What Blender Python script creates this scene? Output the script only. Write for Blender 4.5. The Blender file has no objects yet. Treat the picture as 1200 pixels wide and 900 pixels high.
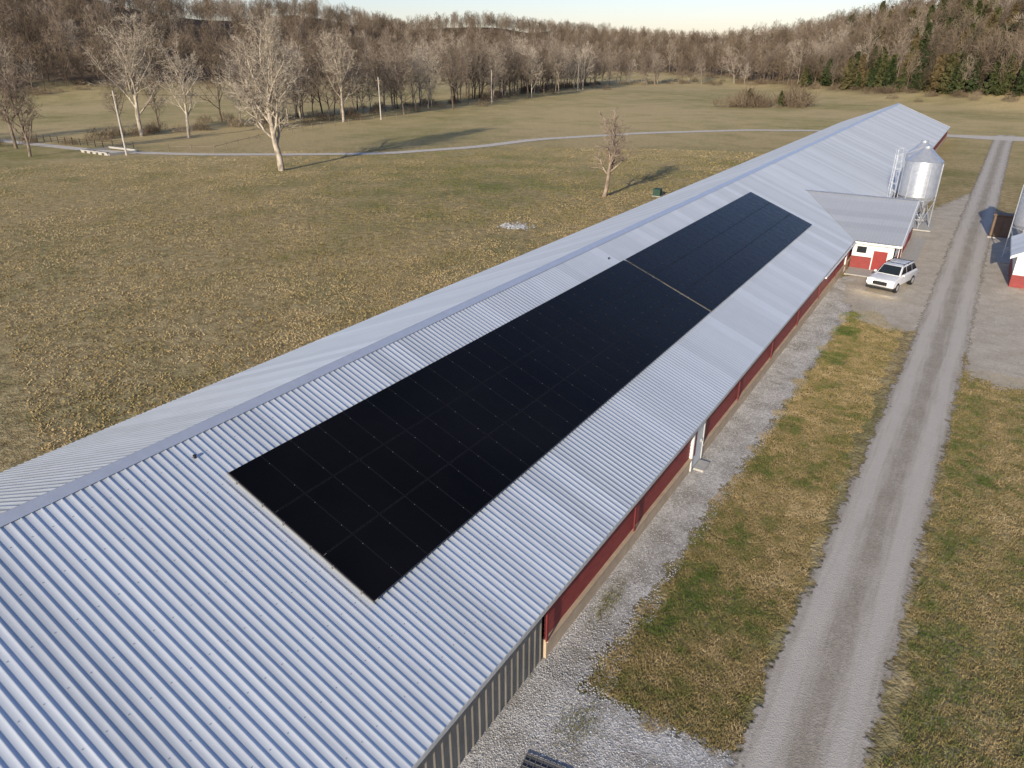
import bpy, math, random
import numpy as np
from mathutils import Vector, Matrix
random.seed(4); RNG=np.random.default_rng(4)
scene=bpy.context.scene
COL=scene.collection
R=math.radians

# ---------------------------------------------------------------- helpers
def mesh_obj(name,V,F,mat=None,attrs=None,smooth=False,parent=None):
    me=bpy.data.meshes.new(name)
    V=np.asarray(V,dtype=np.float32)
    if isinstance(F,np.ndarray):
        n,k=F.shape
        me.vertices.add(len(V)); me.vertices.foreach_set('co',V.ravel())
        me.loops.add(n*k); me.loops.foreach_set('vertex_index',F.astype(np.int32).ravel())
        me.polygons.add(n); me.polygons.foreach_set('loop_start',np.arange(0,n*k,k,dtype=np.int32))
        me.update(calc_edges=True)
    else:
        me.from_pydata([tuple(map(float,v)) for v in V],[],F); me.update()
    if attrs:
        for a,vals in attrs.items():
            at=me.attributes.new(a,'FLOAT','POINT'); at.data.foreach_set('value',np.asarray(vals,dtype=np.float32))
    ob=bpy.data.objects.new(name,me); COL.objects.link(ob)
    if mat: me.materials.append(mat)
    if smooth: me.polygons.foreach_set('use_smooth',[True]*len(me.polygons))
    if parent: ob.parent=parent
    return ob
def empty(name,loc=(0,0,0)):
    e=bpy.data.objects.new(name,None); e.location=loc; COL.objects.link(e); return e
BOXF=[(0,3,2,1),(4,5,6,7),(0,1,5,4),(1,2,6,5),(2,3,7,6),(3,0,4,7)]
def boxv(x0,x1,y0,y1,z0,z1):
    return [(x0,y0,z0),(x1,y0,z0),(x1,y1,z0),(x0,y1,z0),(x0,y0,z1),(x1,y0,z1),(x1,y1,z1),(x0,y1,z1)]
class Acc:
    def __init__(s): s.V=[];s.F=[]
    def add(s,V,F):
        o=len(s.V); s.V+=[tuple(v) for v in V]; s.F+=[tuple(i+o for i in f) for f in F]
    def box(s,*a): s.add(boxv(*a),BOXF)
    def cyl(s,p0,p1,r0,r1=None,n=12,cap=True):
        if r1 is None:r1=r0
        p0=Vector(p0);p1=Vector(p1);d=(p1-p0).normalized()
        a=d.orthogonal().normalized();b=d.cross(a)
        V=[p0+(a*math.cos(2*math.pi*i/n)+b*math.sin(2*math.pi*i/n))*r0 for i in range(n)]
        V+=[p1+(a*math.cos(2*math.pi*i/n)+b*math.sin(2*math.pi*i/n))*r1 for i in range(n)]
        F=[(i,(i+1)%n,n+(i+1)%n,n+i) for i in range(n)]
        if cap: F+=[tuple(range(n))[::-1],tuple(range(n,2*n))]
        s.add(V,F)
    def obj(s,name,mat,parent=None,bevel=0,smooth=False):
        o=mesh_obj(name,s.V,s.F,mat,parent=parent,smooth=smooth)
        if bevel:
            m=o.modifiers.new('b','BEVEL'); m.width=bevel; m.segments=2
        return o
def vnoise(x,y,s,seed=0):
    x=np.asarray(x)/s; y=np.asarray(y)/s
    xi=np.floor(x).astype(np.int64); yi=np.floor(y).astype(np.int64); fx=x-xi; fy=y-yi
    fx=fx*fx*(3-2*fx); fy=fy*fy*(3-2*fy)
    def h(a,b):
        n=(a*374761393+b*668265263+seed*974634777)&0x7fffffff
        n=((n^(n>>13))*1274126177)&0x7fffffff
        return ((n^(n>>16))&0xffff)/65535.
    return (h(xi,yi)*(1-fx)+h(xi+1,yi)*fx)*(1-fy)+(h(xi,yi+1)*(1-fx)+h(xi+1,yi+1)*fx)*fy

# ---------------------------------------------------------------- materials
class NT:
    def __init__(s,name):
        s.m=bpy.data.materials.new(name); s.m.use_nodes=True; s.t=s.m.node_tree
        s.b=s.t.nodes['Principled BSDF']; s.out=s.t.nodes['Material Output']
    def n(s,t,**k):
        nd=s.t.nodes.new(t)
        for a,v in k.items(): setattr(nd,a,v)
        return nd
    def l(s,a,b): s.t.links.new(a,b)
    def pos(s):
        g=s.n('ShaderNodeNewGeometry'); return g.outputs['Position']
    def attr(s,name):
        a=s.n('ShaderNodeAttribute',attribute_name=name); return a.outputs['Fac']
    def noise(s,vec,scale,detail=4,rough=.55,dist=0):
        n=s.n('ShaderNodeTexNoise'); n.inputs['Scale'].default_value=scale; n.inputs['Detail'].default_value=detail
        n.inputs['Roughness'].default_value=rough; n.inputs['Distortion'].default_value=dist
        s.l(vec,n.inputs['Vector']); return n.outputs['Fac']
    def vscale(s,vec,v):
        m=s.n('ShaderNodeVectorMath',operation='MULTIPLY'); s.l(vec,m.inputs[0]); m.inputs[1].default_value=v; return m.outputs[0]
    def ramp(s,fac,stops,interp='LINEAR'):
        r=s.n('ShaderNodeValToRGB'); e=r.color_ramp.elements; r.color_ramp.interpolation=interp
        while len(e)<len(stops): e.new(.5)
        for i,(p,c) in enumerate(stops):
            e[i].position=p
            e[i].color=(c,c,c,1) if isinstance(c,(int,float)) else (*c,1)
        s.l(fac,r.inputs[0]); return r.outputs[0]
    def mix(s,f,a,b,mode='MIX'):
        m=s.n('ShaderNodeMix',data_type='RGBA',blend_type=mode)
        for v,i in ((f,0),(a,6),(b,7)):
            if isinstance(v,(int,float)): m.inputs[i].default_value=v if i==0 else (v,v,v,1)
            elif isinstance(v,tuple): m.inputs[i].default_value=(*v,1)
            else: s.l(v,m.inputs[i])
        return m.outputs[2]
    def math(s,op,a,b=0,clamp=False):
        m=s.n('ShaderNodeMath',operation=op); m.use_clamp=clamp
        for v,i in ((a,0),(b,1)):
            if isinstance(v,(int,float)): m.inputs[i].default_value=v
            else: s.l(v,m.inputs[i])
        return m.outputs[0]
    def bump(s,h,strength,dist):
        b=s.n('ShaderNodeBump'); b.inputs['Strength'].default_value=strength; b.inputs['Distance'].default_value=dist
        s.l(h,b.inputs['Height']); s.l(b.outputs[0],s.b.inputs['Normal'])
    def set(s,color=None,rough=.8,metal=0,spec=.3):
        if color is not None:
            if isinstance(color,tuple): s.b.inputs['Base Color'].default_value=(*color,1)
            else: s.l(color,s.b.inputs['Base Color'])
        if isinstance(rough,(int,float)): s.b.inputs['Roughness'].default_value=rough
        else: s.l(rough,s.b.inputs['Roughness'])
        s.b.inputs['Metallic'].default_value=metal; s.b.inputs['Specular IOR Level'].default_value=spec
        return s.m
def simple(name,c,rough=.7,metal=0,spec=.3,var=.12,scale=3,vs=(1,1,1)):
    t=NT(name); n=t.noise(t.vscale(t.pos(),vs),scale,5,.6)
    lo=tuple(v*(1-var) for v in c); hi=tuple(min(1,v*(1+var)) for v in c)
    return t.set(t.ramp(n,[(.3,lo),(.7,hi)]),rough,metal,spec)

def ground_mat():
    t=NT('ground_grass'); p=t.pos()
    big=t.noise(p,.018,4,.6); mid=t.noise(p,.16,4,.62); fine=t.noise(p,1.3,5,.75); vf=t.noise(p,7,2,.7)
    green=t.ramp(fine,[(.3,(.10,.105,.04)),(.5,(.25,.235,.09)),(.7,(.42,.37,.16))])
    tan=t.ramp(fine,[(.28,(.17,.12,.055)),(.5,(.46,.355,.175)),(.72,(.74,.59,.32))])
    m=t.math('ADD',t.math('MULTIPLY',big,.55),t.math('MULTIPLY',mid,.6))
    f=t.ramp(m,[(.42,0),(.62,1)])
    near=t.mix(f,green,tan)
    near=t.mix(t.ramp(vf,[(.3,.7),(.6,0)]),near,(.10,.075,.035))
    far=t.mix(t.ramp(t.math('ADD',t.math('MULTIPLY',big,.7),t.math('MULTIPLY',mid,.3)),[(.36,0),(.56,1)]),(.38,.33,.13),(.66,.51,.26))
    far=t.mix(.35,far,near)
    d=t.n('ShaderNodeVectorMath',operation='LENGTH'); t.l(p,d.inputs[0])
    fd=t.n('ShaderNodeMapRange'); t.l(d.outputs['Value'],fd.inputs[0]); fd.inputs[1].default_value=80; fd.inputs[2].default_value=180
    c=t.mix(fd.outputs[0],near,far)
    fo=t.ramp(mid,[(.3,(.10,.07,.045)),(.7,(.20,.145,.095))])
    c=t.mix(t.attr('forest'),c,fo)
    t.bump(t.math('ADD',fine,t.math('MULTIPLY',vf,.35)),.9,.14)
    return t.set(c,.95,0,.1)
def gravel_mat(name,dark,light,kind='gravel',edge=.25,stone=9,dirt=.5):
    t=NT(name); p=t.pos()
    v=t.n('ShaderNodeTexVoronoi'); v.inputs['Scale'].default_value=stone; t.l(p,v.inputs['Vector'])
    n1=t.noise(p,.7,4,.7); n2=t.noise(p,7,3,.75)
    sp=t.n('ShaderNodeSeparateColor'); t.l(v.outputs['Color'],sp.inputs[0])
    st=t.mix(sp.outputs[0],tuple(d*.75 for d in dark),light)
    c=t.mix(.5,st,t.ramp(n2,[(.3,dark),(.65,light)]))
    c=t.mix(t.ramp(n1,[(.38,dirt),(.58,0)]),c,tuple(d*q for d,q in zip(dark,(.8,.76,.68))))
    if kind=='road':
        u=t.attr('u'); au=t.math('ABSOLUTE',u)
        st2=t.noise(t.vscale(p,(2.2,.12,1)),2.5,4,.6)
        au2=t.math('ADD',au,t.math('MULTIPLY',t.math('SUBTRACT',st2,.5),.5))
        tr=t.ramp(au2,[(.1,0),(.36,1),(.55,1),(.8,0)])
        c=t.mix(t.math('MULTIPLY',tr,.7),t.mix(1.0,c,(.80,.77,.72),'MULTIPLY'),tuple(l*.98 for l in light))
    t.bump(t.math('ADD',v.outputs['Distance'],n2),.6,.012 if kind=='road' else .022)
    t.set(c,.9,0,.2)
    e=t.attr('edge'); ne=t.math('ADD',t.math('MULTIPLY',t.noise(p,.9,3,.7),.55),t.math('MULTIPLY',t.noise(p,6,3,.7),.45))
    k=t.math('SUBTRACT',e,t.math('MULTIPLY',t.ramp(ne,[(.3,0),(.72,1)]),edge))
    al=t.math('MULTIPLY',k,7,True)
    tr=t.n('ShaderNodeBsdfTransparent'); mx=t.n('ShaderNodeMixShader')
    t.l(al,mx.inputs[0]); t.l(tr.outputs[0],mx.inputs[1]); t.l(t.b.outputs[0],mx.inputs[2]); t.l(mx.outputs[0],t.out.inputs[0])
    return t.m
def rnd_mat(name,stops,rough=.9,spec=.1,trans=False):
    t=NT(name); return t.set(t.ramp(t.attr('rnd'),stops),rough,0,spec)
def metal_roof(name,tint=(.80,.84,.87),metal=.45):
    t=NT(name); p=t.pos()
    s=t.n('ShaderNodeSeparateXYZ'); t.l(p,s.inputs[0])
    fl=t.math('FLOOR',t.math('DIVIDE',s.outputs[1],.92))
    wn=t.n('ShaderNodeTexWhiteNoise',noise_dimensions='1D'); t.l(fl,wn.inputs['W'])
    st=t.noise(t.vscale(p,(.25,6,1)),1.2,4,.6)
    bl=t.noise(p,.7,5,.65)
    m=t.math('ADD',t.math('MULTIPLY',wn.outputs[0],.4),t.math('ADD',t.math('MULTIPLY',st,.35),t.math('MULTIPLY',bl,.25)))
    c=t.ramp(m,[(.15,tuple(v*.80 for v in tint)),(.8,tuple(min(1,v*1.06) for v in tint))])
    return t.set(c,t.ramp(st,[(.3,.32),(.7,.44)]),metal,.5)

M={}
M['roof']=metal_roof('galvanized_roof')
M['white']=simple('white_paint',(.80,.80,.77),.5,0,.4,.06)
M['red']=simple('red_siding',(.29,.055,.05),.55,0,.3,.2,2,(1,1,6))
M['tan']=simple('tan_siding',(.56,.43,.29),.6,0,.3,.15,2)
M['tancurt']=simple('tan_curtain',(.27,.245,.20),.6,0,.3,.2,4,(1,1,.2))
M['dark']=simple('dark_rubber',(.02,.02,.02),.7)
M['steel']=simple('galvanized_steel',(.62,.64,.67),.38,.6,.5,.12,3)
M['wood']=simple('weathered_wood',(.22,.18,.14),.9,0,.1,.25,6,(4,4,.5))
M['glass']=simple('dark_glass',(.02,.025,.03),.08,0,.6)
M['concrete']=simple('concrete',(.46,.44,.40),.85,0,.2,.12,5)
M['brown']=simple('brown_paint',(.13,.08,.05),.6)
M['green']=simple('green_paint',(.03,.07,.05),.6)

# ---------------------------------------------------------------- camera / light
cam=bpy.data.cameras.new('Camera'); co=bpy.data.objects.new('Camera',cam); COL.objects.link(co)
cam.sensor_width=36; cam.lens=25.0; cam.clip_end=6000; cam.clip_start=.1
co.location=(0,0,16); co.rotation_euler=(R(64.8),0,R(32.65)); scene.camera=co
SE=17
sd=Vector((.12,-1,0)).normalized()*math.cos(R(SE)); sd.z=math.sin(R(SE))
sun=bpy.data.lights.new('sun','SUN'); sun.energy=5; sun.angle=R(.53); sun.color=(1,.90,.73)
so=bpy.data.objects.new('sun',sun); COL.objects.link(so); so.rotation_euler=(-sd).to_track_quat('-Z','Y').to_euler()
w=bpy.data.worlds.new('World'); scene.world=w; w.use_nodes=True; wt=w.node_tree
bg=wt.nodes['Background']; sky=wt.nodes.new('ShaderNodeTexSky'); sky.sky_type='NISHITA'; sky.sun_disc=False
sky.sun_elevation=R(SE); sky.sun_rotation=math.atan2(sd.x,sd.y); sky.altitude=200; sky.air_density=1; sky.dust_density=.55; sky.ozone_density=2.8
tint=wt.nodes.new('ShaderNodeMix'); tint.data_type='RGBA'; tint.blend_type='MULTIPLY'; tint.inputs[0].default_value=1; tint.inputs[7].default_value=(1.10,.96,1.05,1)
wt.links.new(sky.outputs[0],tint.inputs[6]); wt.links.new(tint.outputs[2],bg.inputs[0]); bg.inputs[1].default_value=.14
scene.view_settings.view_transform='Standard'; scene.view_settings.look='None'; scene.view_settings.exposure=0

# ---------------------------------------------------------------- terrain
TP=np.array([-180,-75,-60,-48,-41,-35,-32,-28,-25,-18,-12,-5,0,15,180.])
T0=np.array([330,330,350,400,480,540,640,640,560,470,370,310,290,280,300.])
T1=np.array([600,600,600,700,830,900,940,950,950,820,650,520,480,480,500.])
TA=np.array([44,44,44,40,34,31,31,31,31,22,28,36,42,46,46.])
def terr(x,y):
    x=np.asarray(x,float); y=np.asarray(y,float)
    r=np.hypot(x,y); ph=np.degrees(np.arctan2(x,y))
    r0=np.interp(ph,TP,T0); r1=np.interp(ph,TP,T1); A=np.interp(ph,TP,TA)
    rs=r0*.88
    s=np.clip((r-rs)/(r1-rs),0,1); s=s*s*(3-2*s)*.6+s*.4
    z=A*s*(1+.35*(vnoise(x,y,120,3)-.5)*2*s)+(vnoise(x,y,60,5)-.5)*4*s
    g=np.clip((r-120)/200,0,1)
    return z+(vnoise(x,y,90,8)-.5)*2.2*g*g, np.clip((r-r0+25)/25+(vnoise(x,y,14,2)-.5)*1.5,0,1)
rings=np.concatenate([[0.01],np.linspace(6,300,60),np.geomspace(306,4000,90)[0:]])
NA=360
ang=np.linspace(0,2*np.pi,NA,endpoint=False)
RR,AA=np.meshgrid(rings,ang,indexing='ij')
GX=RR*np.sin(AA);GY=RR*np.cos(AA)
GZ,GF=terr(GX,GY)
idx=np.arange(len(rings)*NA).reshape(len(rings),NA)
F=np.stack([idx[:-1,:],np.roll(idx,-1,1)[:-1,:],np.roll(idx,-1,1)[1:,:],idx[1:,:]],-1).reshape(-1,4)[:, ::-1]
mesh_obj('ground',np.stack([GX,GY,GZ],-1).reshape(-1,3),F,ground_mat(),{'forest':GF.ravel()},smooth=True)

def strip(name,pts,mat,z,nu=8,step=1.5):
    P=np.array(pts,float); seg=np.hypot(np.diff(P[:,0]),np.diff(P[:,1])); s=np.concatenate([[0],np.cumsum(seg)])
    ss=np.linspace(0,s[-1],max(3,int(s[-1]/step)))
    def sm(k):
        v=np.interp(ss,s,P[:,k]); n=max(3,int(6/step)|1); ker=np.ones(n)/n
        vp=np.pad(v,(n//2,n//2),'edge'); 
        e=np.convolve(vp,ker,'valid'); e[0]=v[0]; e[-1]=v[-1]; return e
    x,y,h=sm(0),sm(1),sm(2)
    tx=np.gradient(x);ty=np.gradient(y);L=np.hypot(tx,ty);tx/=L;ty/=L
    us=np.linspace(-1,1,nu+1)
    X=x[:,None]+ty[:,None]*h[:,None]*us; Y=y[:,None]-tx[:,None]*h[:,None]*us
    Z=terr(X,Y)[0]+z
    eu=np.repeat((1-np.abs(us))[None],len(x),0)*h[:,None]
    el=np.minimum(ss,ss[-1]-ss)[:,None]
    E=np.minimum(eu,el)
    n,m=X.shape; id=np.arange(n*m).reshape(n,m)
    F=np.stack([id[:-1,:-1],id[:-1,1:],id[1:,1:],id[1:,:-1]],-1).reshape(-1,4)
    return mesh_obj(name,np.stack([X,Y,Z],-1).reshape(-1,3),F,mat,{'edge':E.ravel(),'u':np.repeat(us[None],n,0).ravel()})
gm_road=gravel_mat('gravel_road_mat',(.44,.40,.34),(.66,.60,.52),'road',.7,24,.4)
gm_stone=gravel_mat('white_gravel_mat',(.36,.34,.31),(.86,.82,.76),'gravel',1.1,20,.75)
gm_yard=gravel_mat('yard_gravel_mat',(.48,.42,.33),(.72,.63,.51),'gravel',2.2,20)
gm_lane=gravel_mat('lane_gravel_mat',(.58,.52,.44),(.80,.73,.62),'gravel',.6,8,.2)
strip('gravel_strip',[(-7.0,-20,1.6),(-6.95,14,1.45),(-6.75,30,1.7),(-6.6,50,1.9),(-6.6,60,1.9)],gm_stone,.012)
strip('gravel_driveway',[(-8.6,6.6,6.6),(-5,6.8,6.9),(-2,7.6,6.2),(1.2,7.6,6.2)],gm_stone,.02,12,.6)
strip('gravel_yard',[(-2.6,47,1.5),(-2.8,52,4.6),(-2.2,58,5.6),(-2.2,76,5.6),(-2.4,84,4.6),(-1,96,2.5),(0,106,1.8)],gm_yard,.028,14)
strip('gravel_pad',[(2.2,41,1.2),(4,45,4.0),(6,50,6),(8,64,8),(8,90,7)],gm_yard,.036,14)
strip('gravel_road',[(-.45,-25,1.8),(-.45,14,1.8),(-.1,30,1.8),(.2,45,1.8),(.6,80,1.9),(1.2,120,1.9),(1.9,168,2.0),(2.5,185,2.2)],gm_road,.046,12)
strip('gravel_path',[(-240,70,1.7),(-170,68,1.7),(-128,70,1.7),(-112,76,1.7),(-98,85,1.7),(-86,94,1.7),(-78,110,1.8),(-75,126,1.8),(-62,148,1.9),(-45,166,1.9),(-30,174,2.0),(-10,177,2.6),(2,177,4.8),(18,182,4.8),(60,200,3)],gm_lane,.06,8)

# ---------------------------------------------------------------- barn
XR,ZR=-17.19,6.26; XE,ZE=-7.25,2.284; XL=2*XR-XE; SL=.4
Y0,Y1=-22.,170.
def roofz(x): return ZR-SL*abs(x-XR)
def ribbed_plane(A,B,along,length,pitch=.23,h=.021,nrm=(0,0,1),prof=((0,0),(.145,0),(.17,1),(.20,1),(.225,0))):
    A=np.array(A,float);B=np.array(B,float);al=np.array(along,float);nr=np.array(nrm,float)
    k=int(length/pitch); off=[];hh=[]
    for i in range(k):
        for a,b in prof: off.append(i*pitch+a*pitch/.25); hh.append(b*h)
    off.append(k*pitch);hh.append(0)
    off=np.array(off);hh=np.array(hh)
    P=off[:,None]*al+hh[:,None]*nr
    V=np.concatenate([A+P,B+P]); n=len(off); i=np.arange(n-1)
    F=np.stack([i,i+1,n+i+1,n+i],-1)
    return V,F
barn=empty('metal_roof_barn')
c=math.cos(math.atan(SL)); s_=math.sin(math.atan(SL))
V,F=ribbed_plane((XE,Y0,ZE),(XR,Y0,ZR),(0,1,0),Y1-Y0,nrm=(s_,0,c)); mesh_obj('roof_slope_east',V,F,M['roof'],parent=barn)
V,F=ribbed_plane((XR,Y0,ZR),(XL,Y0,ZE),(0,1,0),Y1-Y0,nrm=(-s_,0,c)); mesh_obj('roof_slope_west',V,F,M['roof'],parent=barn)
a=Acc()
V=[(XR-.28,Y0-.05,roofz(XR-.28)+.04),(XR,Y0-.05,ZR+.07),(XR+.28,Y0-.05,roofz(XR+.28)+.04)]
V+=[(x,Y1+.05,z) for x,_,z in V]
a.add(V,[(0,1,4,3),(1,2,5,4)])
rc=a.obj('ridge_cap',simple('ridge_cap_metal',(.66,.70,.77),.38,.4,.5,.05),barn)
# screw rows along the purlins (small painted heads) every 1.2 m up the slope
a=Acc()
for k in range(1,9):
    x=XE-1.15*k+.1
    for y in np.arange(Y0+.06+.23*50,42,.46):
        z=roofz(x)+.004; a.add([(x-.012,y-.012,z),(x+.012,y-.012,z-.0),(x+.012,y+.012,z),(x-.012,y+.012,z),(x,y,z+.012)],[(0,1,4),(1,2,4),(2,3,4),(3,0,4)])
a.obj('roof_screws',simple('screw_metal',(.35,.36,.38),.4,.5),barn)
a=Acc(); a.box(XE-.03,XE+.015,Y0,Y1,ZE-.15,ZE-.012); a.box(XL-.015,XL+.03,Y0,Y1,ZE-.15,ZE-.012); a.obj('fascia',simple('fascia_trim',(.6,.6,.57),.5),barn)
XW=-7.52; XWL=2*XR-XW
a=Acc(); a.box(XW,XE-.03,Y0,Y1,ZE-.2,ZE-.175); a.box(XL+.03,XWL,Y0,Y1,ZE-.2,ZE-.175); a.obj('soffit',M['tan'],barn)
for y,nm in ((Y0+.1,'gable_wall_near'),(Y1-.25,'gable_wall_far')):
    a=Acc(); zt=ZE-.03
    poly=[(XWL,0),(XW,0),(XW,roofz(XW)-.03),(XR,ZR-.03),(XWL,roofz(XW)-.03)]
    V=[(x,y,z) for x,z in poly]+[(x,y+.12,z) for x,z in poly]
    a.add(V,[(0,1,2,3,4),(9,8,7,6,5)]+[(i,5+i,5+(i+1)%5,(i+1)%5) for i in range(5)])
    a.obj(nm,M['red'],barn)
a=Acc()
for y in (Y0-.02,Y1+.02):
    for sx in (-1,1):
        x1=XE if sx>0 else XL
        V=[(XR,y-.03,ZR-.2),(XR,y-.03,ZR+.02),(x1,y-.03,ZE+.02),(x1,y-.03,ZE-.2)]; V+=[(p,q+.06,r) for p,q,r in V]
        a.add(V,[(0,1,2,3),(7,6,5,4),(0,4,5,1),(1,5,6,2),(2,6,7,3),(3,7,4,0)])
a.obj('rake_trim',M['white'],barn)
YC=13.4
V,F=ribbed_plane((XW,Y0+.2,.0),(XW,Y0+.2,ZE-.2),(0,1,0),YC-Y0-.2,pitch=.3,h=.03,nrm=(1,0,0)); mesh_obj('wall_curtain',V,F,M['tancurt'],parent=barn)
a=Acc(); zt=ZE-.2; nl=9; z0=.62
def laps(a,x,y0,y1,z0,z1,n,d=.025):
    for i in range(n):
        za=z0+(z1-z0)*i/n; zb=z0+(z1-z0)*(i+1)/n
        a.add([(x+d,y0,za),(x+d,y1,za),(x,y1,zb),(x,y0,zb),(x,y0,za),(x,y1,za)],[(0,1,2,3),(4,5,1,0)])
laps(a,XW+.01,YC,25.3,z0,zt,nl); laps(a,XW+.01,26.7,Y1-.3,z0,zt,nl); a.obj('wall_red_siding',M['red'],barn)
a=Acc(); a.box(XW-.05,XW+.1,YC,25.3,0,z0); a.box(XW-.05,XW+.1,26.7,Y1-.3,0,z0)
a.box(XW-.05,XW+.16,YC,25.3,z0+.002,z0+.06); a.box(XW-.05,XW+.16,26.7,Y1-.3,z0+.002,z0+.06); a.obj('knee_wall',M['tan'],barn)
a=Acc(); a.box(XW-.05,XW+.12,25.3,26.7,.05,zt); a.obj('door',M['white'],barn)
a=Acc(); a.box(XW+.12,XW+.15,25.32,25.42,.05,zt);a.box(XW+.12,XW+.15,26.58,26.68,.05,zt);a.box(XW+.12,XW+.15,25.42,26.58,zt-.1,zt)
a.box(XW+.122,XW+.16,26.3,26.36,1.0,1.15)
a.obj('door_frame',simple('door_trim',(.55,.55,.52),.5),barn)
a=Acc(); a.box(XW+.16,XW+.6,25.6,26.4,0,.1); a.obj('door_step',M['concrete'],barn)
a=Acc(); a.box(XWL-.05,XWL+.05,Y0+.2,Y1-.3,0,ZE-.2); a.obj('wall_west',M['red'],barn)
a=Acc()
for y in np.arange(YC,58,6.1): a.box(XW+.1,XW+.14,y-.05,y+.05,z0+.07,zt-.0)
a.obj('wall_battens',simple('batten_red',(.20,.035,.035),.6),barn)
a=Acc()
for x,y in ((-16.3,9.4),(-15.9,34.5)): a.cyl((x,y,roofz(x)),(x,y,roofz(x)+.08),.04,n=10); a.cyl((x,y,roofz(x)+.08),(x,y,roofz(x)+.10),.055,.04,n=10)
a.obj('roof_vent_pipes',M['dark'],barn)
a=Acc(); a.cyl((XE+.05,60.2,ZE-.1),(XE-.2,60.2,ZE-.5),.06); a.cyl((XE-.2,60.2,ZE-.5),(XE-.2,60.2,.1),.06); a.cyl((XE+.1,50,ZE-.1),(XE+.1,61.8,ZE-.1),.06,n=8); a.obj('gutter_downspout',M['white'],barn)

# ---- egg room wing (cross gable)
wing=empty('egg_room_wing')
WY0,WY1=61.6,76.6; WYC=(WY0+WY1)/2; WZ=4.55; WX=-3.9; wsl=(WZ-ZE)/(WYC-WY0)
def mainx(z): return XR+(ZR-z)/SL
def wroof(nm,ye):
    V=[];F=[]
    sgn=-1 if ye<WYC else 1
    xs=[];hs=[]
    x=mainx(WZ)-.05
    while x<WX:
        for o,h in ((0,0),(.13,0),(.155,.02),(.20,.02),(.225,0)):
            xs.append(x+o);hs.append(h)
        x+=.25
    for i,(x,h) in enumerate(zip(xs,hs)):
        zv=ZR-SL*(x-XR)
        if x<XE: t=(WZ-zv)/(WZ-ZE)
        else: t=1
        t=max(0,min(1,t))
        V.append((x,WYC,WZ+h+.02)); V.append((x,WYC+sgn*(WYC-WY0)*t,WZ-(WZ-ZE)*t+h+.02))
        if i: 
            k=2*i; F.append((k-2,k,k+1,k-1) if sgn<0 else (k-1,k+1,k,k-2))
    return mesh_obj(nm,V,F,M['wingroof'],parent=wing)
M['wingroof']=metal_roof('wing_roof_metal',(.56,.575,.59),.25)
wroof('roof_slope_front',WY0); wroof('roof_slope_back',WY1)
a=Acc(); 
V=[(mainx(WZ)-.1,WYC-.2,WZ+.01),(mainx(WZ)-.1,WYC,WZ+.07),(mainx(WZ)-.1,WYC+.2,WZ+.01),(WX+.03,WYC-.2,WZ+.01),(WX+.03,WYC,WZ+.07),(WX+.03,WYC+.2,WZ+.01)]
a.add(V,[(0,3,4,1),(1,4,5,2)]); a.obj('ridge_cap',M['steel'],wing)
a=Acc()
for sg in (-1,1):
    ye=WYC+sg*(WYC-WY0)
    V=[(WX,WYC,WZ-.16),(WX,WYC,WZ+.03),(WX,ye,ZE+.03),(WX,ye,ZE-.16)]; V+=[(x+.05,y,z) for x,y,z in V]
    a.add(V,[(0,1,2,3),(7,6,5,4),(0,4,5,1),(1,5,6,2),(2,6,7,3),(3,7,4,0)])
a.box(XE+.05,WX-.01,WY0-.03,WY0+.02,ZE-.18,ZE-.01)
a.obj('rake_trim',M['white'],wing)
wx=WX-.35; wy=WY0+.45
a=Acc(); a.box(XW+.2,wx,wy,wy+.12,1.02,ZE-.15)
gp=[(wy,1.02),(WY1-.45,1.02),(WY1-.45,ZE+.1),(WYC,WZ-.06),(wy,ZE+.1)]
V=[(wx,y,z) for y,z in gp]+[(wx-.1,y,z) for y,z in gp]
a.add([(x+.003,y,z) for x,y,z in V],[(0,1,2,3,4),(9,8,7,6,5)]+[(i,5+i,5+(i+1)%5,(i+1)%5) for i in range(5)])
a.obj('walls_white',M['white'],wing)
a=Acc(); a.box(XW+.2,wx+.02,wy-.02,wy+.1,0,1.0); a.box(wx-.1,wx+.02,wy+.1,WY1-.45,0,1.0); a.obj('wainscot_red',M['red'],wing)
a=Acc(); a.box(-5.75,-4.75,wy-.05,wy-.021,.05,1.6); a.box(wx+.022,wx+.05,65,67.6,.05,2.2); a.box(wx+.022,wx+.05,71,72,.05,2.05); a.obj('doors_red',simple('door_red',(.32,.045,.04),.5),wing)
a=Acc(); 
for x in (-5.83,-4.75): a.box(x,x+.08,wy-.07,wy-.022,0,1.7)
a.box(-5.75,-4.75,wy-.07,wy-.022,1.602,1.7)
a.box(-7.1,-6.2,wy-.05,wy-.003,1.25,1.9)
for y in (64.9,67.6): a.box(wx+.022,wx+.07,y,y+.1,0,2.3)
a.obj('trim_white',M['white'],wing)
a=Acc(); a.box(-7.0,-6.3,wy-.06,wy-.052,1.33,1.83); a.obj('window',M['glass'],wing)
a=Acc(); a.box(-7.3,-3.6,59.8,62.0,0,.09); a.box(-4.1,-2.9,62,76,0,.07); a.obj('concrete_apron',M['concrete'],wing)

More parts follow.
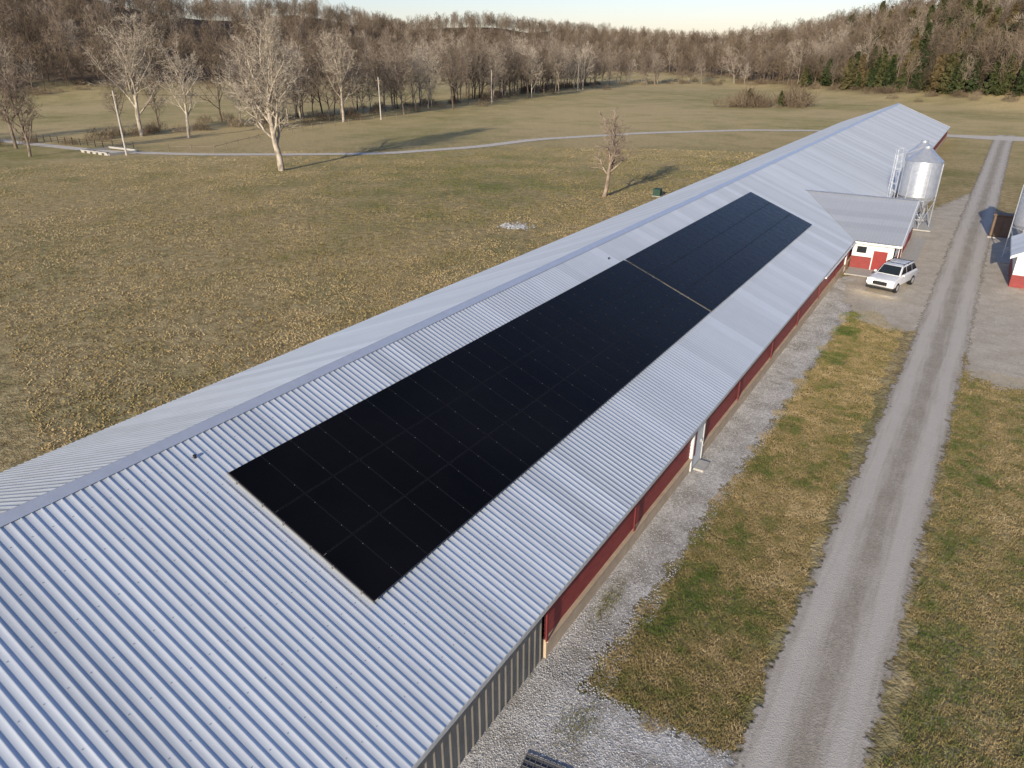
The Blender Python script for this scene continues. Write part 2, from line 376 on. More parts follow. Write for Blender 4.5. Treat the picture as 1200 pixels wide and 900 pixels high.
# ---------------------------------------------------------------- solar array
arr=empty('solar_panel_array')
def glassmat():
    t=NT('solar_glass'); p=t.pos(); n=t.noise(p,.25,3,.5); n2=t.noise(p,3,3)
    return t.set(t.ramp(n,[(.3,(.004,.0038,.0045)),(.7,(.008,.0075,.008))]),t.ramp(n2,[(.3,.22),(.7,.32)]),0,.10)
gl=glassmat(); fr=simple('black_frame',(.015,.014,.015),.45,0,.25)
XB=-10.29; sl_len=5.45; UPL=.10
up=Vector((-c,0,s_)); nr=Vector((s_,0,c)); base=Vector((XB,0,roofz(XB)))
ph=sl_len/3
FA=Acc();GA=Acc();CA=Acc();RA=Acc()
def P(u,y,n): v=base+up*u+nr*n; return (v.x,y,v.z)
def obox(A,u0,u1,y0,y1,n0,n1):
    A.add([P(u0,y0,n0),P(u0,y1,n0),P(u1,y1,n0),P(u1,y0,n0),P(u0,y0,n1),P(u0,y1,n1),P(u1,y1,n1),P(u1,y0,n1)],BOXF)
blocks=[(9.65,24,1.062),(35.35,23,1.047)]
prng=random.Random(9)
for bi,(ys,nc,pw) in enumerate(blocks):
    for i in range(nc):
        for r in range(3):
            tl=prng.uniform(-.003,.003)
            u0=r*ph+.010;u1=(r+1)*ph-.010;y0=ys+i*pw+.007;y1=ys+(i+1)*pw-.007
            obox(FA,u0,u1,y0,y1,UPL,UPL+.035)
            GA.add([P(u0+.018,y0+.018,UPL+.039+tl*.3),P(u0+.018,y1-.018,UPL+.039-tl*.3),P(u1-.018,y1-.018,UPL+.039),P(u1-.018,y0+.018,UPL+.039)],[(0,1,2,3)])
            for f in (.22,.78):
                u=r*ph+ph*f; y=ys+i*pw
                obox(CA,u-.013,u+.013,y-.011,y+.011,UPL+.02,UPL+.041)
    for r in range(3):
        for f in (.22,.78):
            u=r*ph+ph*f; obox(RA,u-.02,u+.02,ys-.05,ys+nc*pw+.05,.037,UPL-.002)
    if bi==0: obox(RA,-.01,sl_len+.01,ys-.03,ys-.005,UPL-.02,UPL+.025)
    else: obox(RA,-.01,sl_len*.55,ys-.028,ys-.014,UPL-.02,UPL+.01)
FA.obj('panel_frames',fr,arr);GA.obj('panel_glass',gl,arr);CA.obj('mid_clamps',simple('clamp_metal',(.2,.2,.2),.4,.4),arr);RA.obj('rails',simple('rail_aluminium',(.32,.30,.27),.4,.5,.4),arr)

# ---------------------------------------------------------------- feed bins
def feed_bin(x,y,r=1.65,rot=0):
    e=empty('feed_bin',(x,y,0)); e.rotation_euler=(0,0,rot)
    a=Acc(); zb,zt=3.0,6.3; n=40; rows=26; V=[];F=[]
    for j in range(rows*3+1):
        z=zb+(zt-zb)*j/(rows*3); rr=r+.03*math.sin(j/3*2*math.pi)
        for i in range(n): V.append((rr*math.cos(2*math.pi*i/n),rr*math.sin(2*math.pi*i/n),z))
    for j in range(rows*3):
        for i in range(n): F.append((j*n+i,j*n+(i+1)%n,(j+1)*n+(i+1)%n,(j+1)*n+i))
    a.add(V,F); a.obj('bin_cylinder',M['steel'],e,smooth=True)
    a=Acc(); a.cyl((0,0,zt),(0,0,zt+1.15),r+.08,.3,n=24); a.cyl((0,0,zt+1.15),(0,0,zt+1.35),.33,n=16); a.obj('bin_roof',M['steel'],e)
    a=Acc(); a.cyl((0,0,zb),(0,0,1.0),r,.25,n=24); a.obj('hopper_cone',M['steel'],e)
    a=Acc()
    for i in range(6):
        t=2*math.pi*i/6; cx,cy=(r+.05)*math.cos(t),(r+.05)*math.sin(t)
        a.cyl((cx,cy,0),(cx,cy,zt-.2),.055,n=6)
        t2=2*math.pi*(i+1)/6; dx,dy=(r+.05)*math.cos(t2),(r+.05)*math.sin(t2)
        a.cyl((cx,cy,.3),(dx,dy,2.6),.03,n=5); a.cyl((cx,cy,2.7),(dx,dy,2.7),.04,n=5); a.cyl((cx,cy,.9),(dx,dy,.9),.03,n=5)
    a.obj('support_legs',M['steel'],e)
    a=Acc()
    lx=-(r+.28)
    for sy in (-.22,.22): a.cyl((lx,sy-.5,.4),(lx,sy-.5,zt+.5),.022,n=6); a.cyl((lx,sy-.5,zt+.5),(-r*.3,sy-.5,zt+1.2),.022,n=6)
    for z in np.arange(.7,zt+.5,.3): a.cyl((lx,-.72,z),(lx,-.28,z),.014,n=5)
    for z in np.arange(2.6,zt+.6,.7):
        pr=None
        for k in range(9):
            t=math.pi*k/8; q=(lx-.65*math.sin(t),-.5+.35*math.cos(t),z)
            if pr: a.cyl(pr,q,.012,n=4)
            pr=q
    for k in (2,4,6):
        t=math.pi*k/8; a.cyl((lx-.65*math.sin(t),-.5+.35*math.cos(t),2.6),(lx-.65*math.sin(t),-.5+.35*math.cos(t),zt+.4),.012,n=4)
    a.obj('caged_ladder',M['steel'],e)
    a=Acc(); a.cyl((0,0,1.0),(-2.6,-2.2,2.6),.08,n=10); a.cyl((0,0,.75),(0,0,1.05),.28,n=12); a.obj('auger_tube',M['steel'],e)
    a=Acc(); a.box(-r-.4,r+.4,-r-.4,r+.4,0,.12); a.obj('concrete_base',M['concrete'],e)
    return e
feed_bin(-4.9,81.5,1.6)
feed_bin(-5.6,86.5,1.4)
feed_bin(4.75,72,1.6,math.pi)

# ---------------------------------------------------------------- second barn (right edge)
def gable(b,x0,x1,y0,y1,eh,rh):
    xc=(x0+x1)/2
    a=Acc(); a.box(x0,x1,y0,y1,0,.95); a.obj('wainscot',M['red'],b)
    a=Acc(); a.box(x0+.02,x1-.02,y0+.02,y1-.02,.952,eh)
    V=[(x0+.02,y0+.02,eh),(x1-.02,y0+.02,eh),(xc,y0+.02,rh-.05),(x0+.02,y1-.02,eh),(x1-.02,y1-.02,eh),(xc,y1-.02,rh-.05)]
    a.add(V,[(0,1,2),(5,4,3)]); a.obj('walls',M['white'],b)
    sl=(rh-eh)/(xc-x0); o=.4; nn=Vector((-sl,0,1)).normalized()
    V,F=ribbed_plane((xc,y0-.4,rh),(x0-o,y0-.4,eh-o*sl),(0,1,0),y1-y0+.8,nrm=tuple(nn)); mesh_obj('roof_west',V,F,M['roof'],parent=b)
    V,F=ribbed_plane((x1+o,y0-.4,eh-o*sl),(xc,y0-.4,rh),(0,1,0),y1-y0+.8,nrm=(-nn.x,0,nn.z)); mesh_obj('roof_east',V,F,M['roof'],parent=b)
    a=Acc(); a.box(x0-o-.03,x0-o,y0-.42,y1+.42,eh-o*sl-.2,eh-o*sl-.01)
    for (xa,za,xb,zb) in ((xc,rh,x0-o,eh-o*sl),(xc,rh,x1+o,eh-o*sl)):
        V=[(xa,y0-.44,za+.03),(xb,y0-.44,zb+.03),(xb,y0-.44,zb-.18),(xa,y0-.44,za-.18)]; V+=[(x,y+.05,z) for x,y,z in V]
        a.add(V,BOXF)
    a.obj('trim',M['white'],b)
b2=empty('poultry_barn'); gable(b2,3.6,10.2,62.8,69.2,2.6,4.4)
a=Acc(); a.box(5.2,6.2,62.74,62.795,.05,2.05); a.obj('door',M['red'],b2)
b3=empty('layer_barn'); gable(b3,10.8,30,55,175,2.6,6.4)
e=empty('brown_storage_cabinet',(2.7,80.5,0)); 
a=Acc(); a.box(-.8,.8,-.6,.6,.15,2.1); a.obj('cabinet_body',M['brown'],e,.03)
a=Acc(); a.box(-.88,.88,-.68,.68,2.1,2.2); a.box(-.75,-.03,-.625,-.602,.25,2.0); a.box(.03,.75,-.625,-.602,.25,2.0); a.obj('lid_and_doors',simple('brown_trim',(.18,.12,.08),.6),e)
a=Acc(); a.box(-.9,.9,-.7,.7,0,.15); a.obj('pad',M['concrete'],e)
e=empty('green_utility_box',(-32.3,82.8,0)); e.scale=(.5,.5,.6)
a=Acc(); a.box(-.9,.9,-.6,.6,.12,1.4); a.add([(-.9,-.6,1.4),(.9,-.6,1.4),(.9,.6,1.55),(-.9,.6,1.55),(-.9,.6,1.4),(.9,.6,1.4)],[(0,1,2,3),(3,2,5,4),(0,3,4),(1,5,2)]); a.obj('cabinet',M['green'],e)
a=Acc(); a.box(-1.1,1.1,-.8,.8,0,.12); a.obj('pad',M['concrete'],e)

# ---------------------------------------------------------------- car
def suv(x,y,rot):
    e=empty('white_suv',(x,y,.05)); e.rotation_euler=(0,0,rot); e.scale=(.97,.97,.97)
    paint=simple('car_white',(.74,.74,.74),.25,0,.6,.03)
    low=[(-2.32,.42),(-2.4,.62),(-2.38,.86),(-2.22,1.0),(-1.15,1.13),(-.95,1.15),(1.95,1.2),(2.36,1.12),(2.4,.6),(2.32,.42)]
    n=len(low); V=[(sx,py,pz) for sx in (-.97,.97) for py,pz in low]
    a=Acc()
    a.add(V,[tuple(range(n))[::-1],tuple(range(n,2*n))]+[(i,(i+1)%n,n+(i+1)%n,n+i) for i in range(n)]); a.obj('body',paint,e,.1,True)
    g=[(-1.15,1.1,.88),(-.4,1.72,.70),(1.75,1.74,.70),(2.28,1.12,.86)]
    V=[(-w,y,z) for y,z,w in g]+[(w,y,z) for y,z,w in g]
    Fc=[(3,2,1,0),(4,5,6,7),(0,1,5,4),(1,2,6,5),(2,3,7,6),(3,0,4,7)]
    a=Acc(); a.add(V,Fc); a.obj('cabin',paint,e,.05,True)
    a=Acc()
    def lerp(p,q,t): return tuple(p[i]+(q[i]-p[i])*t for i in range(3))
    def win(q,m=.1,off=(0,0,0)):
        A,B,C,D=q
        def pt(u,v): 
            p=lerp(lerp(A,B,u),lerp(D,C,u),v); return tuple(p[i]+off[i] for i in range(3))
        a.add([pt(m,.1),pt(1-m,.1),pt(1-m,.93),pt(m,.93)],[(0,1,2,3)])
    win((V[0],V[4],V[5],V[1]),.05,(0,-.02,.02)); win((V[7],V[3],V[2],V[6]),.08,(0,.02,.015))
    for sx in (-1,1):
        for ya,yb,ta,tb in ((-.95,.1,-.36,.1),(.2,1.15,.2,1.15),(1.25,2.1,1.25,1.72)):
            zb,zt=1.2,1.66; wb,wt=.868,.72
            a.add([(sx*(wb+.012),ya,zb),(sx*(wb+.012),yb,zb),(sx*(wt+.022),tb,zt),(sx*(wt+.022),ta,zt)],[(0,1,2,3)])
    a.obj('windows',M['glass'],e)
    a=Acc()
    for sx in (-1,1):
        for wy in (-1.5,1.5): a.cyl((sx*.72,wy,.37),(sx*.99,wy,.37),.38,n=24)
    a.obj('tires',M['dark'],e,.03)
    a=Acc()
    for sx in (-1,1):
        for wy in (-1.5,1.5): a.cyl((sx*.97,wy,.37),(sx*1.0,wy,.37),.22,n=16)
    a.obj('rims',M['steel'],e)
    a=Acc(); a.box(-.52,.52,-2.44,-2.38,.6,.86); a.box(-.93,.93,-2.47,-2.36,.3,.46); a.box(-.9,.9,2.36,2.45,.4,.55)
    a.obj('grille_and_bumpers',simple('grille',(.03,.03,.03),.4),e)
    t=NT('headlight'); t.set((.9,.9,.85),.2,0,.5); t.b.inputs['Emission Color'].default_value=(1,.86,.6,1); t.b.inputs['Emission Strength'].default_value=25
    a=Acc(); a.box(-.92,-.56,-2.45,-2.28,.64,.94); a.box(.56,.92,-2.45,-2.28,.64,.94); a.obj('headlights',t.m,e,.02)
    a=Acc(); a.box(-.92,-.78,2.38,2.42,.75,1.05); a.box(.78,.92,2.38,2.42,.75,1.05); a.obj('tail_lights',M['red'],e)
    a=Acc()
    for sx in (-.66,.66):
        a.box(sx-.02,sx+.02,-.2,1.7,1.80,1.83)
        for y in (-.15,.7,1.6): a.box(sx-.018,sx+.018,y-.02,y+.02,1.70,1.80)
    for y in (0,1.45): a.box(-.63,.63,y-.025,y+.025,1.80,1.825)
    a.obj('roof_rack',M['dark'],e)
    a=Acc(); 
    for sx in (-1,1): a.box(min(sx*.93,sx*1.12),max(sx*.93,sx*1.12),-.95,-.8,1.12,1.28)
    a.obj('mirrors',paint,e,.03)
suv(-3.8,58.2,R(-14))

# ---------------------------------------------------------------- trees
def grow_tree(rng,H,spread=.5,maxlev=4,nch=(13,8,7,4),trunk_r=.35,clear=.25,lens=(.6,.5,.5,.5),knob=0,up=.25,NS=(8,5,4,3,2),tl=.8):
    segs=[]
    def rv(k): return Vector((rng.gauss(0,k),rng.gauss(0,k),rng.gauss(0,k)))
    def br(p,d,L,r,lev):
        ns=NS[min(lev,4)]
        st=L/ns; pts=[p.copy()]; rs=[r]; dirs=[d.copy()]
        for i in range(ns):
            w=(.09,.13,.2,.24,.28)[min(lev,4)]+knob*.5
            d=(d+rv(w)+Vector((0,0,up*(.4 if lev==1 else .2 if lev else .1)))).normalized()
            p=p+d*st; rr=r*(1-.82*(i+1)/ns)+.003
            segs.append((tuple(pts[-1]),tuple(p),rs[-1],rr,lev)); pts.append(p.copy()); rs.append(rr); dirs.append(d.copy())
        if lev>=maxlev: return
        n=nch[lev]; t0=clear if lev==0 else .15
        for k in range(n):
            t=t0+(1-t0)*((k+rng.random()*.9)/n); f=min(t*ns,ns-1e-3); i=int(f)
            q=pts[i].lerp(pts[i+1],f-i); rr=rs[i]+(rs[i+1]-rs[i])*(f-i); dd=dirs[i+1]
            az=rng.random()*6.283 if lev else k*2.4+rng.random()
            o=dd.orthogonal().normalized(); o.rotate(Matrix.Rotation(az,3,dd))
            an=R(rng.uniform(30,60))*(1.2-.6*t if lev==0 else 1)*(.75+spread*.6)
            nd=(dd*math.cos(an)+o*math.sin(an)).normalized()
            ll=lens[lev]*L*(1.15-.6*t if lev else (1.1-.55*t))*rng.uniform(.75,1.2)
            br(q,nd,max(ll,.25),min(rr*.6,r*.45)+.003,lev+1)
    br(Vector((0,0,-.2)),Vector((0,0,1)),H*tl,trunk_r,0)
    zm=max(s[1][2] for s in segs); k=H/zm
    return [(tuple(v*k for v in s[0]),tuple(v*k for v in s[1]),s[2],s[3],s[4]) for s in segs]
def segs_mesh(segs,sides={0:8,1:5,2:3,3:3,4:2},wmul=1.0,minr=0):
    out=[];fo=[];base=0
    for n in sorted(set(sides.values())):
        S=[s for s in segs if sides.get(s[4],2)==n]
        if not S: continue
        P0=np.array([s[0] for s in S]);P1=np.array([s[1] for s in S]);R0=np.maximum(np.array([s[2] for s in S])*wmul,minr);R1=np.maximum(np.array([s[3] for s in S])*wmul,minr)
        d=P1-P0; d/=np.linalg.norm(d,axis=1)[:,None]+1e-9
        ref=np.where(np.abs(d[:,2:3])>.9,np.array([[1.,0,0]]),np.array([[0,0,1.]]))
        if n==2: ref=RNG.normal(size=d.shape)
        A=np.cross(d,ref); A/=np.linalg.norm(A,axis=1)[:,None]+1e-9; B=np.cross(d,A)
        th=2*np.pi*np.arange(n)/n
        ring=A[:,None]*np.cos(th)[None,:,None]+B[:,None]*np.sin(th)[None,:,None]
        V=np.stack([P0[:,None]+ring*R0[:,None,None],P1[:,None]+ring*R1[:,None,None]],1)
        N=len(S); id=np.arange(N*2*n).reshape(N,2,n)+base
        if n==2: F=np.stack([id[:,0,0],id[:,0,1],id[:,1,1],id[:,1,0]],-1)
        else: F=np.stack([id[:,0],np.roll(id[:,0],-1,1),np.roll(id[:,1],-1,1),id[:,1]],-1).reshape(-1,4)
        out.append(V.reshape(-1,3)); fo.append(F); base+=N*2*n
    return np.concatenate(out),np.concatenate(fo)
def bark(name,lo,hi):
    t=NT(name); p=t.pos(); n=t.noise(t.vscale(p,(1,1,.4)),2.2,5,.65); return t.set(t.ramp(n,[(.38,lo),(.58,hi)]),.85,0,.15)
syc=bark('sycamore_bark',(.25,.20,.15),(.56,.49,.39)); brn=bark('brown_bark',(.13,.10,.075),(.28,.22,.17))
def tree(name,x,y,H,seed,mat,minr=.018,**k):
    rng=random.Random(seed); s=grow_tree(rng,H,**k); V,F=segs_mesh(s,minr=minr)
    o=mesh_obj(name,V,F,mat,smooth=False); o.location=(x,y,float(terr(x,y)[0])); return o
tree('sycamore_tree',-86,72,21.5,11,syc,trunk_r=.48,clear=.2,nch=(20,10,8,5),spread=.36,lens=(.58,.5,.5,.5),minr=.013,tl=.8)
tree('sycamore_tree',-146,88,24,12,syc,trunk_r=.45,clear=.22,nch=(16,9,7,5),spread=.5,lens=(.66,.5,.5,.5),minr=.017,tl=.7)
tree('sycamore_tree',-135,91,19,13,syc,trunk_r=.33,clear=.25,nch=(14,8,7,4),spread=.25,minr=.018)
tree('bare_tree',-133,60,14,14,brn,trunk_r=.25,clear=.2,nch=(14,8,7,4),spread=.25,minr=.018)
tree('bare_tree',-146,64,19,15,brn,trunk_r=.3,clear=.25,nch=(14,8,7,4),spread=.25,minr=.018)
tree('sycamore_tree',-134,133,21,16,syc,trunk_r=.36,clear=.25,nch=(15,9,7,4),spread=.35,minr=.02)
tree('bare_tree',-133,108,15,17,brn,trunk_r=.22,clear=.2,nch=(13,8,7,4),spread=.25,minr=.018)
tree('dead_tree',-37.7,79.4,10.3,23,bark('dead_bark',(.22,.165,.12),(.42,.33,.26)),trunk_r=.28,clear=.28,maxlev=3,nch=(20,8,5),lens=(.38,.5,.45),spread=.6,knob=.12,minr=.018,tl=.85)

def mass(name,variants,X,Y,S,mat,zoff=0):
    Z=terr(X,Y)[0]; vs=[];fs=[];rn=[];o=0
    pick=RNG.integers(0,len(variants),len(X)); rot=RNG.random(len(X))*6.283; rr=RNG.random(len(X))
    for i in range(len(X)):
        V,F=variants[pick[i]]; c_,s2=math.cos(rot[i]),math.sin(rot[i]); s=S[i]
        W=np.empty_like(V); W[:,0]=(V[:,0]*c_-V[:,1]*s2)*s+X[i]; W[:,1]=(V[:,0]*s2+V[:,1]*c_)*s+Y[i]; W[:,2]=V[:,2]*s+Z[i]+zoff
        vs.append(W.astype(np.float32)); fs.append(F+o); o+=len(V); rn.append(np.full(len(V),rr[i],np.float32))
    return mesh_obj(name,np.concatenate(vs),np.concatenate(fs),mat,{'rnd':np.concatenate(rn)})
mid=[segs_mesh(grow_tree(random.Random(100+i),20,maxlev=3,nch=(15,9,8),trunk_r=.24,clear=.2,spread=.2+.08*i,NS=(6,4,3,2,1),tl=.7+.02*i),sides={0:5,1:3,2:2,3:2},minr=.021) for i in range(7)]
far=[segs_mesh(grow_tree(random.Random(200+i),14,maxlev=3,nch=(11,7,4),trunk_r=.15,clear=.15,spread=.2,lens=(.65,.55,.6),NS=(4,2,1,1,1)),sides={0:3,1:2,2:2,3:2},minr=.03) for i in range(7)]
cm=rnd_mat('creek_tree_bark',[(0,(.13,.10,.075)),(.5,(.22,.175,.135)),(.75,(.36,.30,.235)),(1,(.56,.49,.40))])
def line(pts,n,jit):
    P=np.array(pts,float); s=np.concatenate([[0],np.cumsum(np.hypot(*np.diff(P,axis=0).T))]); t=RNG.random(n)*s[-1]
    return np.interp(t,s,P[:,0])+RNG.normal(0,jit,n),np.interp(t,s,P[:,1])+RNG.normal(0,jit,n)
xa,ya=line([(-154,112),(-146,150),(-152,220),(-164,290),(-185,360)],145,6)
xb,yb=line([(-185,350),(-150,385),(-110,395),(-75,370),(-45,340)],55,9)
xc_,yc_=line([(-175,20),(-165,60),(-158,100)],8,5)
x=np.concatenate([xa,xb,xc_]); y=np.concatenate([ya,yb,yc_])
mass('creek_tree_line',mid,x,y,np.concatenate([RNG.uniform(.65,1.12,len(xa)),RNG.uniform(.5,.95,len(xb)),RNG.uniform(.6,.9,len(xc_))]),cm)
N=4300; ph_=RNG.uniform(-74,9,N*3); r0=np.interp(ph_,TP,T0); r1=np.interp(ph_,TP,T1)
t=RNG.random(N*3)**1.15; rr=r0-12+(r1+40-r0)*t
keep=RNG.random(N*3)<(rr/900)*.75; ph_=ph_[keep][:N]; rr=rr[keep][:N]
X=rr*np.sin(np.radians(ph_));Y=rr*np.cos(np.radians(ph_))
fm=rnd_mat('forest_bark',[(0,(.10,.075,.052)),(.5,(.185,.14,.098)),(.85,(.27,.21,.155)),(1,(.42,.36,.29))])
mass('distant_trees',far,X,Y,RNG.uniform(.6,1.3,len(X)),fm)
def conifer(seed,H=8,W=2.4,n=500):
    g=np.random.default_rng(seed); z=g.random(n)**.8; rad=W*(1-z)**.75*np.sqrt(g.random(n))*(.8+.35*np.sin(z*23+seed)*g.random(n)); th=g.random(n)*6.283
    C=np.stack([rad*np.cos(th),rad*np.sin(th),.3+z*H],-1); 
    a=g.normal(size=(n,3))*.33; b=g.normal(size=(n,3))*.33
    V=np.stack([C-a,C-b,C+a,C+b],1).reshape(-1,3); F=np.arange(n*4).reshape(n,4)
    return V,F
con=[conifer(i) for i in range(5)]
n=115; phc=RNG.uniform(-12,5,n); rc_=np.interp(phc,TP,T0)-14+np.abs(RNG.normal(0,22,n)); x1=rc_*np.sin(np.radians(phc)); y1=rc_*np.cos(np.radians(phc))
n=170; phd=RNG.uniform(-10,8,n); rd=np.interp(phd,TP,T1)-RNG.random(n)*170; x2=rd*np.sin(np.radians(phd)); y2=rd*np.cos(np.radians(phd))
x3,y3=line([(-68,236),(-55,242)],3,3)
x4=RNG.uniform(-330,-220,12); y4=RNG.uniform(240,420,12)
x=np.concatenate([x1,x2,x3,x4]);y=np.concatenate([y1,y2,y3,y4]); S=np.concatenate([RNG.uniform(.7,1.4,len(x1)),RNG.uniform(.9,1.7,len(x2)),RNG.uniform(.35,.6,len(x3)),RNG.uniform(.5,.9,12)])
mass('cedar_trees',con,x,y,S,rnd_mat('cedar_foliage',[(0,(.035,.05,.02)),(.6,(.075,.08,.033)),(1,(.14,.10,.05))]))
def bush(seed,n=260,W=2.2,H=2.2):
    g=np.random.default_rng(seed); th=g.random(n)*6.283; ra=W*np.sqrt(g.random(n)); z=g.random(n)*H*(1-(ra/W)**2*.7)
    C=np.stack([ra*np.cos(th),ra*np.sin(th),z],-1); d=g.normal(size=(n,3))*.45; d[:,2]=abs(d[:,2])+.3; w=g.normal(size=(n,3)); w=np.cross(d,w); w/=np.linalg.norm(w,axis=1)[:,None]; w*=.03
    V=np.stack([C-w,C+w,C+w*.3+d,C-w*.3+d],1).reshape(-1,3); return V,np.arange(n*4).reshape(n,4)
bu=[bush(i) for i in range(5)]
xa,ya=line([(-152,55),(-150,100),(-143,150),(-152,220),(-165,290),(-185,355),(-150,385),(-110,395),(-75,370),(-45,340)],240,6)
x5,y5=line([(-68,236),(-50,244)],22,4)
phe=RNG.uniform(-74,9,300); re=np.interp(phe,TP,T0)-12+RNG.normal(0,8,300)
x=np.concatenate([xa,x5,re*np.sin(np.radians(phe))]);y=np.concatenate([ya,y5,re*np.cos(np.radians(phe))])
S=RNG.uniform(.4,1.1,len(x)); S[len(xa):len(xa)+22]*=RNG.uniform(1.2,3,22)
mass('brush',bu,x,y,S,rnd_mat('brush_twigs',[(0,(.11,.08,.055)),(.6,(.20,.15,.10)),(1,(.28,.22,.15))]))

# ---------------------------------------------------------------- poles, wires, fences
pw_=simple('pole_wood',(.52,.48,.42),.9)
def pole(x,y,H,arm=True):
    e=empty('utility_pole',(x,y,float(terr(x,y)[0])))
    a=Acc(); a.cyl((0,0,-.3),(0,0,H),.17,.11,n=10); a.obj('pole_shaft',pw_,e)
    a=Acc()
    if arm: a.box(-.95,.95,-.07,.07,H-.75,-.6+H); a.cyl((.3,0,H-1.6),(.3,0,H-.9),.2,n=10)
    for px in (-.85,0,.85): a.cyl((px,0,H-.6 if px else H),(px,0,H-.42 if px else H+.2),.05,n=6)
    a.obj('crossarm_and_insulators',M['wood'],e)
poles=[(-121,69.5,10),(-130,142,9.8),(-138.5,204,10),(-150,285,10)]
for p in poles: pole(*p)
a=Acc()
for (xa,ya_,ha),(xb_,yb_,hb) in zip(poles[:-1],poles[1:]):
    for off in (-.85,.85):
        pr=None
        for k in range(13):
            t_=k/12; q=(xa+(xb_-xa)*t_+off,ya_+(yb_-ya_)*t_,ha-.4+(hb-ha)*t_-1.6*4*t_*(1-t_))
            if pr: a.cyl(pr,q,.012,n=3,cap=False)
            pr=q
a.obj('power_lines',M['dark'])
a=Acc()
def fence(pts,sp=2.5,rails=(.5,.95)):
    for (p,q) in zip(pts[:-1],pts[1:]):
        L=math.hypot(q[0]-p[0],q[1]-p[1]); n=int(L/sp)
        for i in range(n+1):
            x=p[0]+(q[0]-p[0])*i/n; y=p[1]+(q[1]-p[1])*i/n; a.cyl((x,y,-.2),(x+random.uniform(-.04,.04),y,1.25),.07,n=6)
            if i<n:
                x2=p[0]+(q[0]-p[0])*(i+1)/n; y2=p[1]+(q[1]-p[1])*(i+1)/n
                for z in rails: a.cyl((x,y,z),(x2,y2,z),.035,n=4)
fence([(-160,72),(-134,73),(-127,74.5)],2.2,(.35,.7,1.05)); a.obj('wooden_fence',simple('dark_fence',(.07,.055,.045),.9)); a=Acc()
fence([(-119,76),(-112,80),(-120,96),(-128,120),(-128,150)],4,(.9,)); a.obj('field_fence',M['wood'])
a=Acc()
for x in (-131,-123): a.box(x-.2,x+.2,67.6,72.4,-.5,.35)
for k in range(5): a.box(-131+k*1.75,-130+k*1.75,67.4,67.7,.0,.5)
a.box(-131,-123,67.3,67.7,.35,.5); a.box(-131,-123,72.3,72.7,.2,.5); a.obj('culvert_bridge',M['concrete'])

# ---------------------------------------------------------------- ground scatter
def tufts(name,X,Y,h,w,rn,mat,k=3,lean=.5):
    n=len(X); X=np.repeat(X,k);Y=np.repeat(Y,k);h=np.repeat(h,k);rn=np.repeat(rn,k)+RNG.normal(0,.08,n*k);m=n*k
    X=X+RNG.normal(0,w,m)*.8;Y=Y+RNG.normal(0,w,m)*.8
    th=RNG.random(m)*6.283; dx=np.cos(th)*w/2;dy=np.sin(th)*w/2; z=terr(X,Y)[0]
    hh=h*RNG.uniform(.5,1.2,m); lx=RNG.normal(0,lean,m)*hh; ly=RNG.normal(0,lean,m)*hh
    V=np.stack([np.stack([X-dx,Y-dy,z-.01],-1),np.stack([X+dx,Y+dy,z-.01],-1),np.stack([X+lx,Y+ly,z+hh],-1)],1).reshape(-1,3)
    return mesh_obj(name,V,np.arange(m*3).reshape(m,3),mat,{'rnd':np.clip(np.repeat(rn,3),0,1)})
gmat=rnd_mat('grass_blades',[(0,(.07,.12,.02)),(.32,(.14,.175,.045)),(.52,(.29,.235,.095)),(.8,(.44,.33,.165)),(1,(.56,.44,.25))])
n=80000; Y=11+49*RNG.random(n)**1.5; X=RNG.uniform(-6.6,-1.8,n)
k=(Y>12.6+vnoise(X,Y,.8)*1.6)&(X>-6.2+vnoise(X,Y,.7,3)*1.0)&(X<-2.3+vnoise(X,Y,.6,4)*.7)&(Y<50-abs(X+4)*1.5+vnoise(X,Y,2)*4)
X,Y=X[k],Y[k]; rn=.66+.4*(vnoise(X,Y,2.3,7)-.5)+.5*(vnoise(X,Y,.35,9)-.5)-.34*np.exp(-((X+4.9)/1.0)**2)*np.clip((vnoise(X,Y,1.6,77)-.35)*3,0,1)
tufts('roadside_grass',X,Y,np.full(len(X),.07),.03,rn,gmat,3,.9)
n=80000; Y=6+38*RNG.random(n)**1.3; X=1.2+9*RNG.random(n)**1.2
k=(X>1.15+vnoise(X,Y,.6,4)*.6)&(Y<43+vnoise(X,Y,2)*3); X,Y=X[k],Y[k]
rn=.56+.4*(vnoise(X,Y,2.6,17)-.5)+.5*(vnoise(X,Y,.35,19)-.5)+.1*np.sin(X*2.2)
tufts('roadside_grass',X,Y,np.full(len(X),.07),.03,rn,gmat,3,.9)
n=170000; r=24+110*RNG.random(n)**1.2; p=np.radians(RNG.uniform(-70,-6,n)); X=r*np.sin(p);Y=r*np.cos(p)
clump=vnoise(X,Y,.8,31)*.6+vnoise(X,Y,5,32)*.4
k=(X<-27.6)&(clump+RNG.normal(0,.15,n)>.42); X,Y=X[k],Y[k]
dl=np.full(len(X),9.)
PP=np.array([(-128,70),(-112,76),(-98,85),(-86,94),(-78,110),(-75,126),(-62,148),(-45,166),(-30,174)],float)
for a0,b0 in zip(PP[:-1],PP[1:]):
    d=b0-a0; tt=np.clip(((X-a0[0])*d[0]+(Y-a0[1])*d[1])/(d@d),0,1); dl=np.minimum(dl,np.hypot(X-a0[0]-tt*d[0],Y-a0[1]-tt*d[1]))
X,Y=X[dl>2.2],Y[dl>2.2]
rn=.66+.6*(vnoise(X,Y,26,41)-.5)+.45*(vnoise(X,Y,3,42)-.5)
r=np.hypot(X,Y)
tufts('field_grass',X,Y,.08+.0003*r,.09,rn,gmat,2,.9)
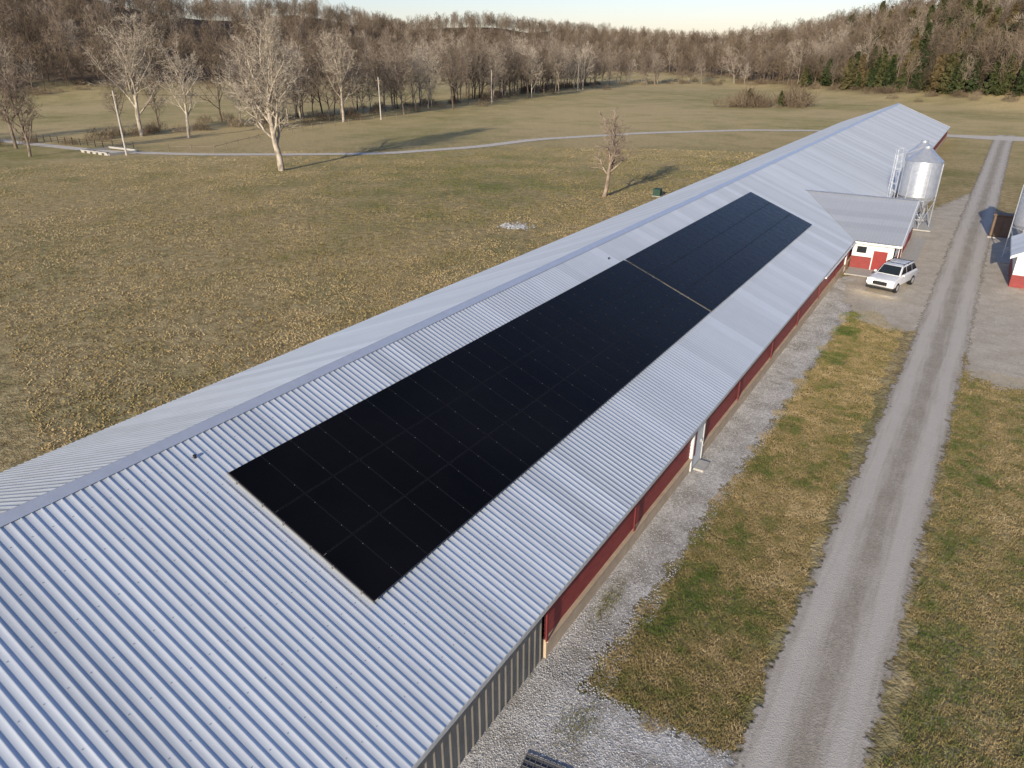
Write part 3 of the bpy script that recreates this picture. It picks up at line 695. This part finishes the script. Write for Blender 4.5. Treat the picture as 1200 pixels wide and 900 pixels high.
def stones(name,X,Y,s,mat,zb=.02):
    n=len(X); O=np.array([(1,0,0),(0,1,0),(-1,0,0),(0,-1,0),(0,0,.7),(0,0,-.5)],float); Fo=np.array([(0,1,4),(1,2,4),(2,3,4),(3,0,4)])
    V=O[None]*s[:,None,None]*RNG.uniform(.6,1.3,(n,6,1)); th=RNG.random(n)*6.283; c_=np.cos(th)[:,None];s2=np.sin(th)[:,None]
    W=np.stack([V[...,0]*c_-V[...,1]*s2+X[:,None],V[...,0]*s2+V[...,1]*c_+Y[:,None],V[...,2]+zb],-1)
    return mesh_obj(name,W.reshape(-1,3),(Fo[None]+6*np.arange(n)[:,None,None]).reshape(-1,3),mat,{'rnd':np.repeat(RNG.random(n),6)})
smat=rnd_mat('stones',[(0,(.34,.33,.31)),(.5,(.60,.58,.54)),(1,(.84,.82,.78))])
n=26000; Y=4+50*RNG.random(n)**1.6; X=RNG.uniform(-7.4,-5.3,n); k=X<-5.9+.9*vnoise(X,Y,1.2,5); X,Y=X[k],Y[k]
n2=14000; X2=RNG.uniform(-7.4,-1.8,n2); Y2=RNG.uniform(4,13.2,n2)
stones('gravel_stones',np.concatenate([X,X2]),np.concatenate([Y,Y2]),RNG.uniform(.010,.030,len(X)+n2),smat)
X=-37.8+RNG.normal(0,.75,200);Y=59.8+RNG.normal(0,.55,200)
stones('rock_pile',X,Y,RNG.uniform(.06,.2,200),smat,.05)
X=np.concatenate([RNG.normal(-6.9,.15,500),RNG.normal(-5.6,.3,700)]);Y=np.concatenate([RNG.normal(16.5,.6,500),RNG.normal(11.9,.45,700)])
tufts('weeds',X,Y,np.full(1200,.06),.03,np.full(1200,.45),gmat)
e=empty('grid_shadow',(-5.6,10.1,.05)); e.rotation_euler=(0,0,R(8))  # grid-like shadow on the gravel, put in as thin dark bars and sheet
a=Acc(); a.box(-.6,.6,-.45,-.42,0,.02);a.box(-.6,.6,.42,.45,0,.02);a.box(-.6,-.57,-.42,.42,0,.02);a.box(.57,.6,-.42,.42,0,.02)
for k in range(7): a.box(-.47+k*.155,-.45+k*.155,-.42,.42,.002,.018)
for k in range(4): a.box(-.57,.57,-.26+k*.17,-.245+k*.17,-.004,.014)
a.obj('shadow_bars',simple('shadow_bars_dark',(.16,.16,.16),.7),e)
a=Acc(); a.add([(-.58,-.43,-.012),(.58,-.43,-.012),(.58,.43,-.012),(-.58,.43,-.012)],[(0,1,2,3)]); a.obj('shadow_sheet',simple('shadow_sheet_dark',(.11,.11,.115),.8),e)  # flat dark sheet, shade painted in under the bars
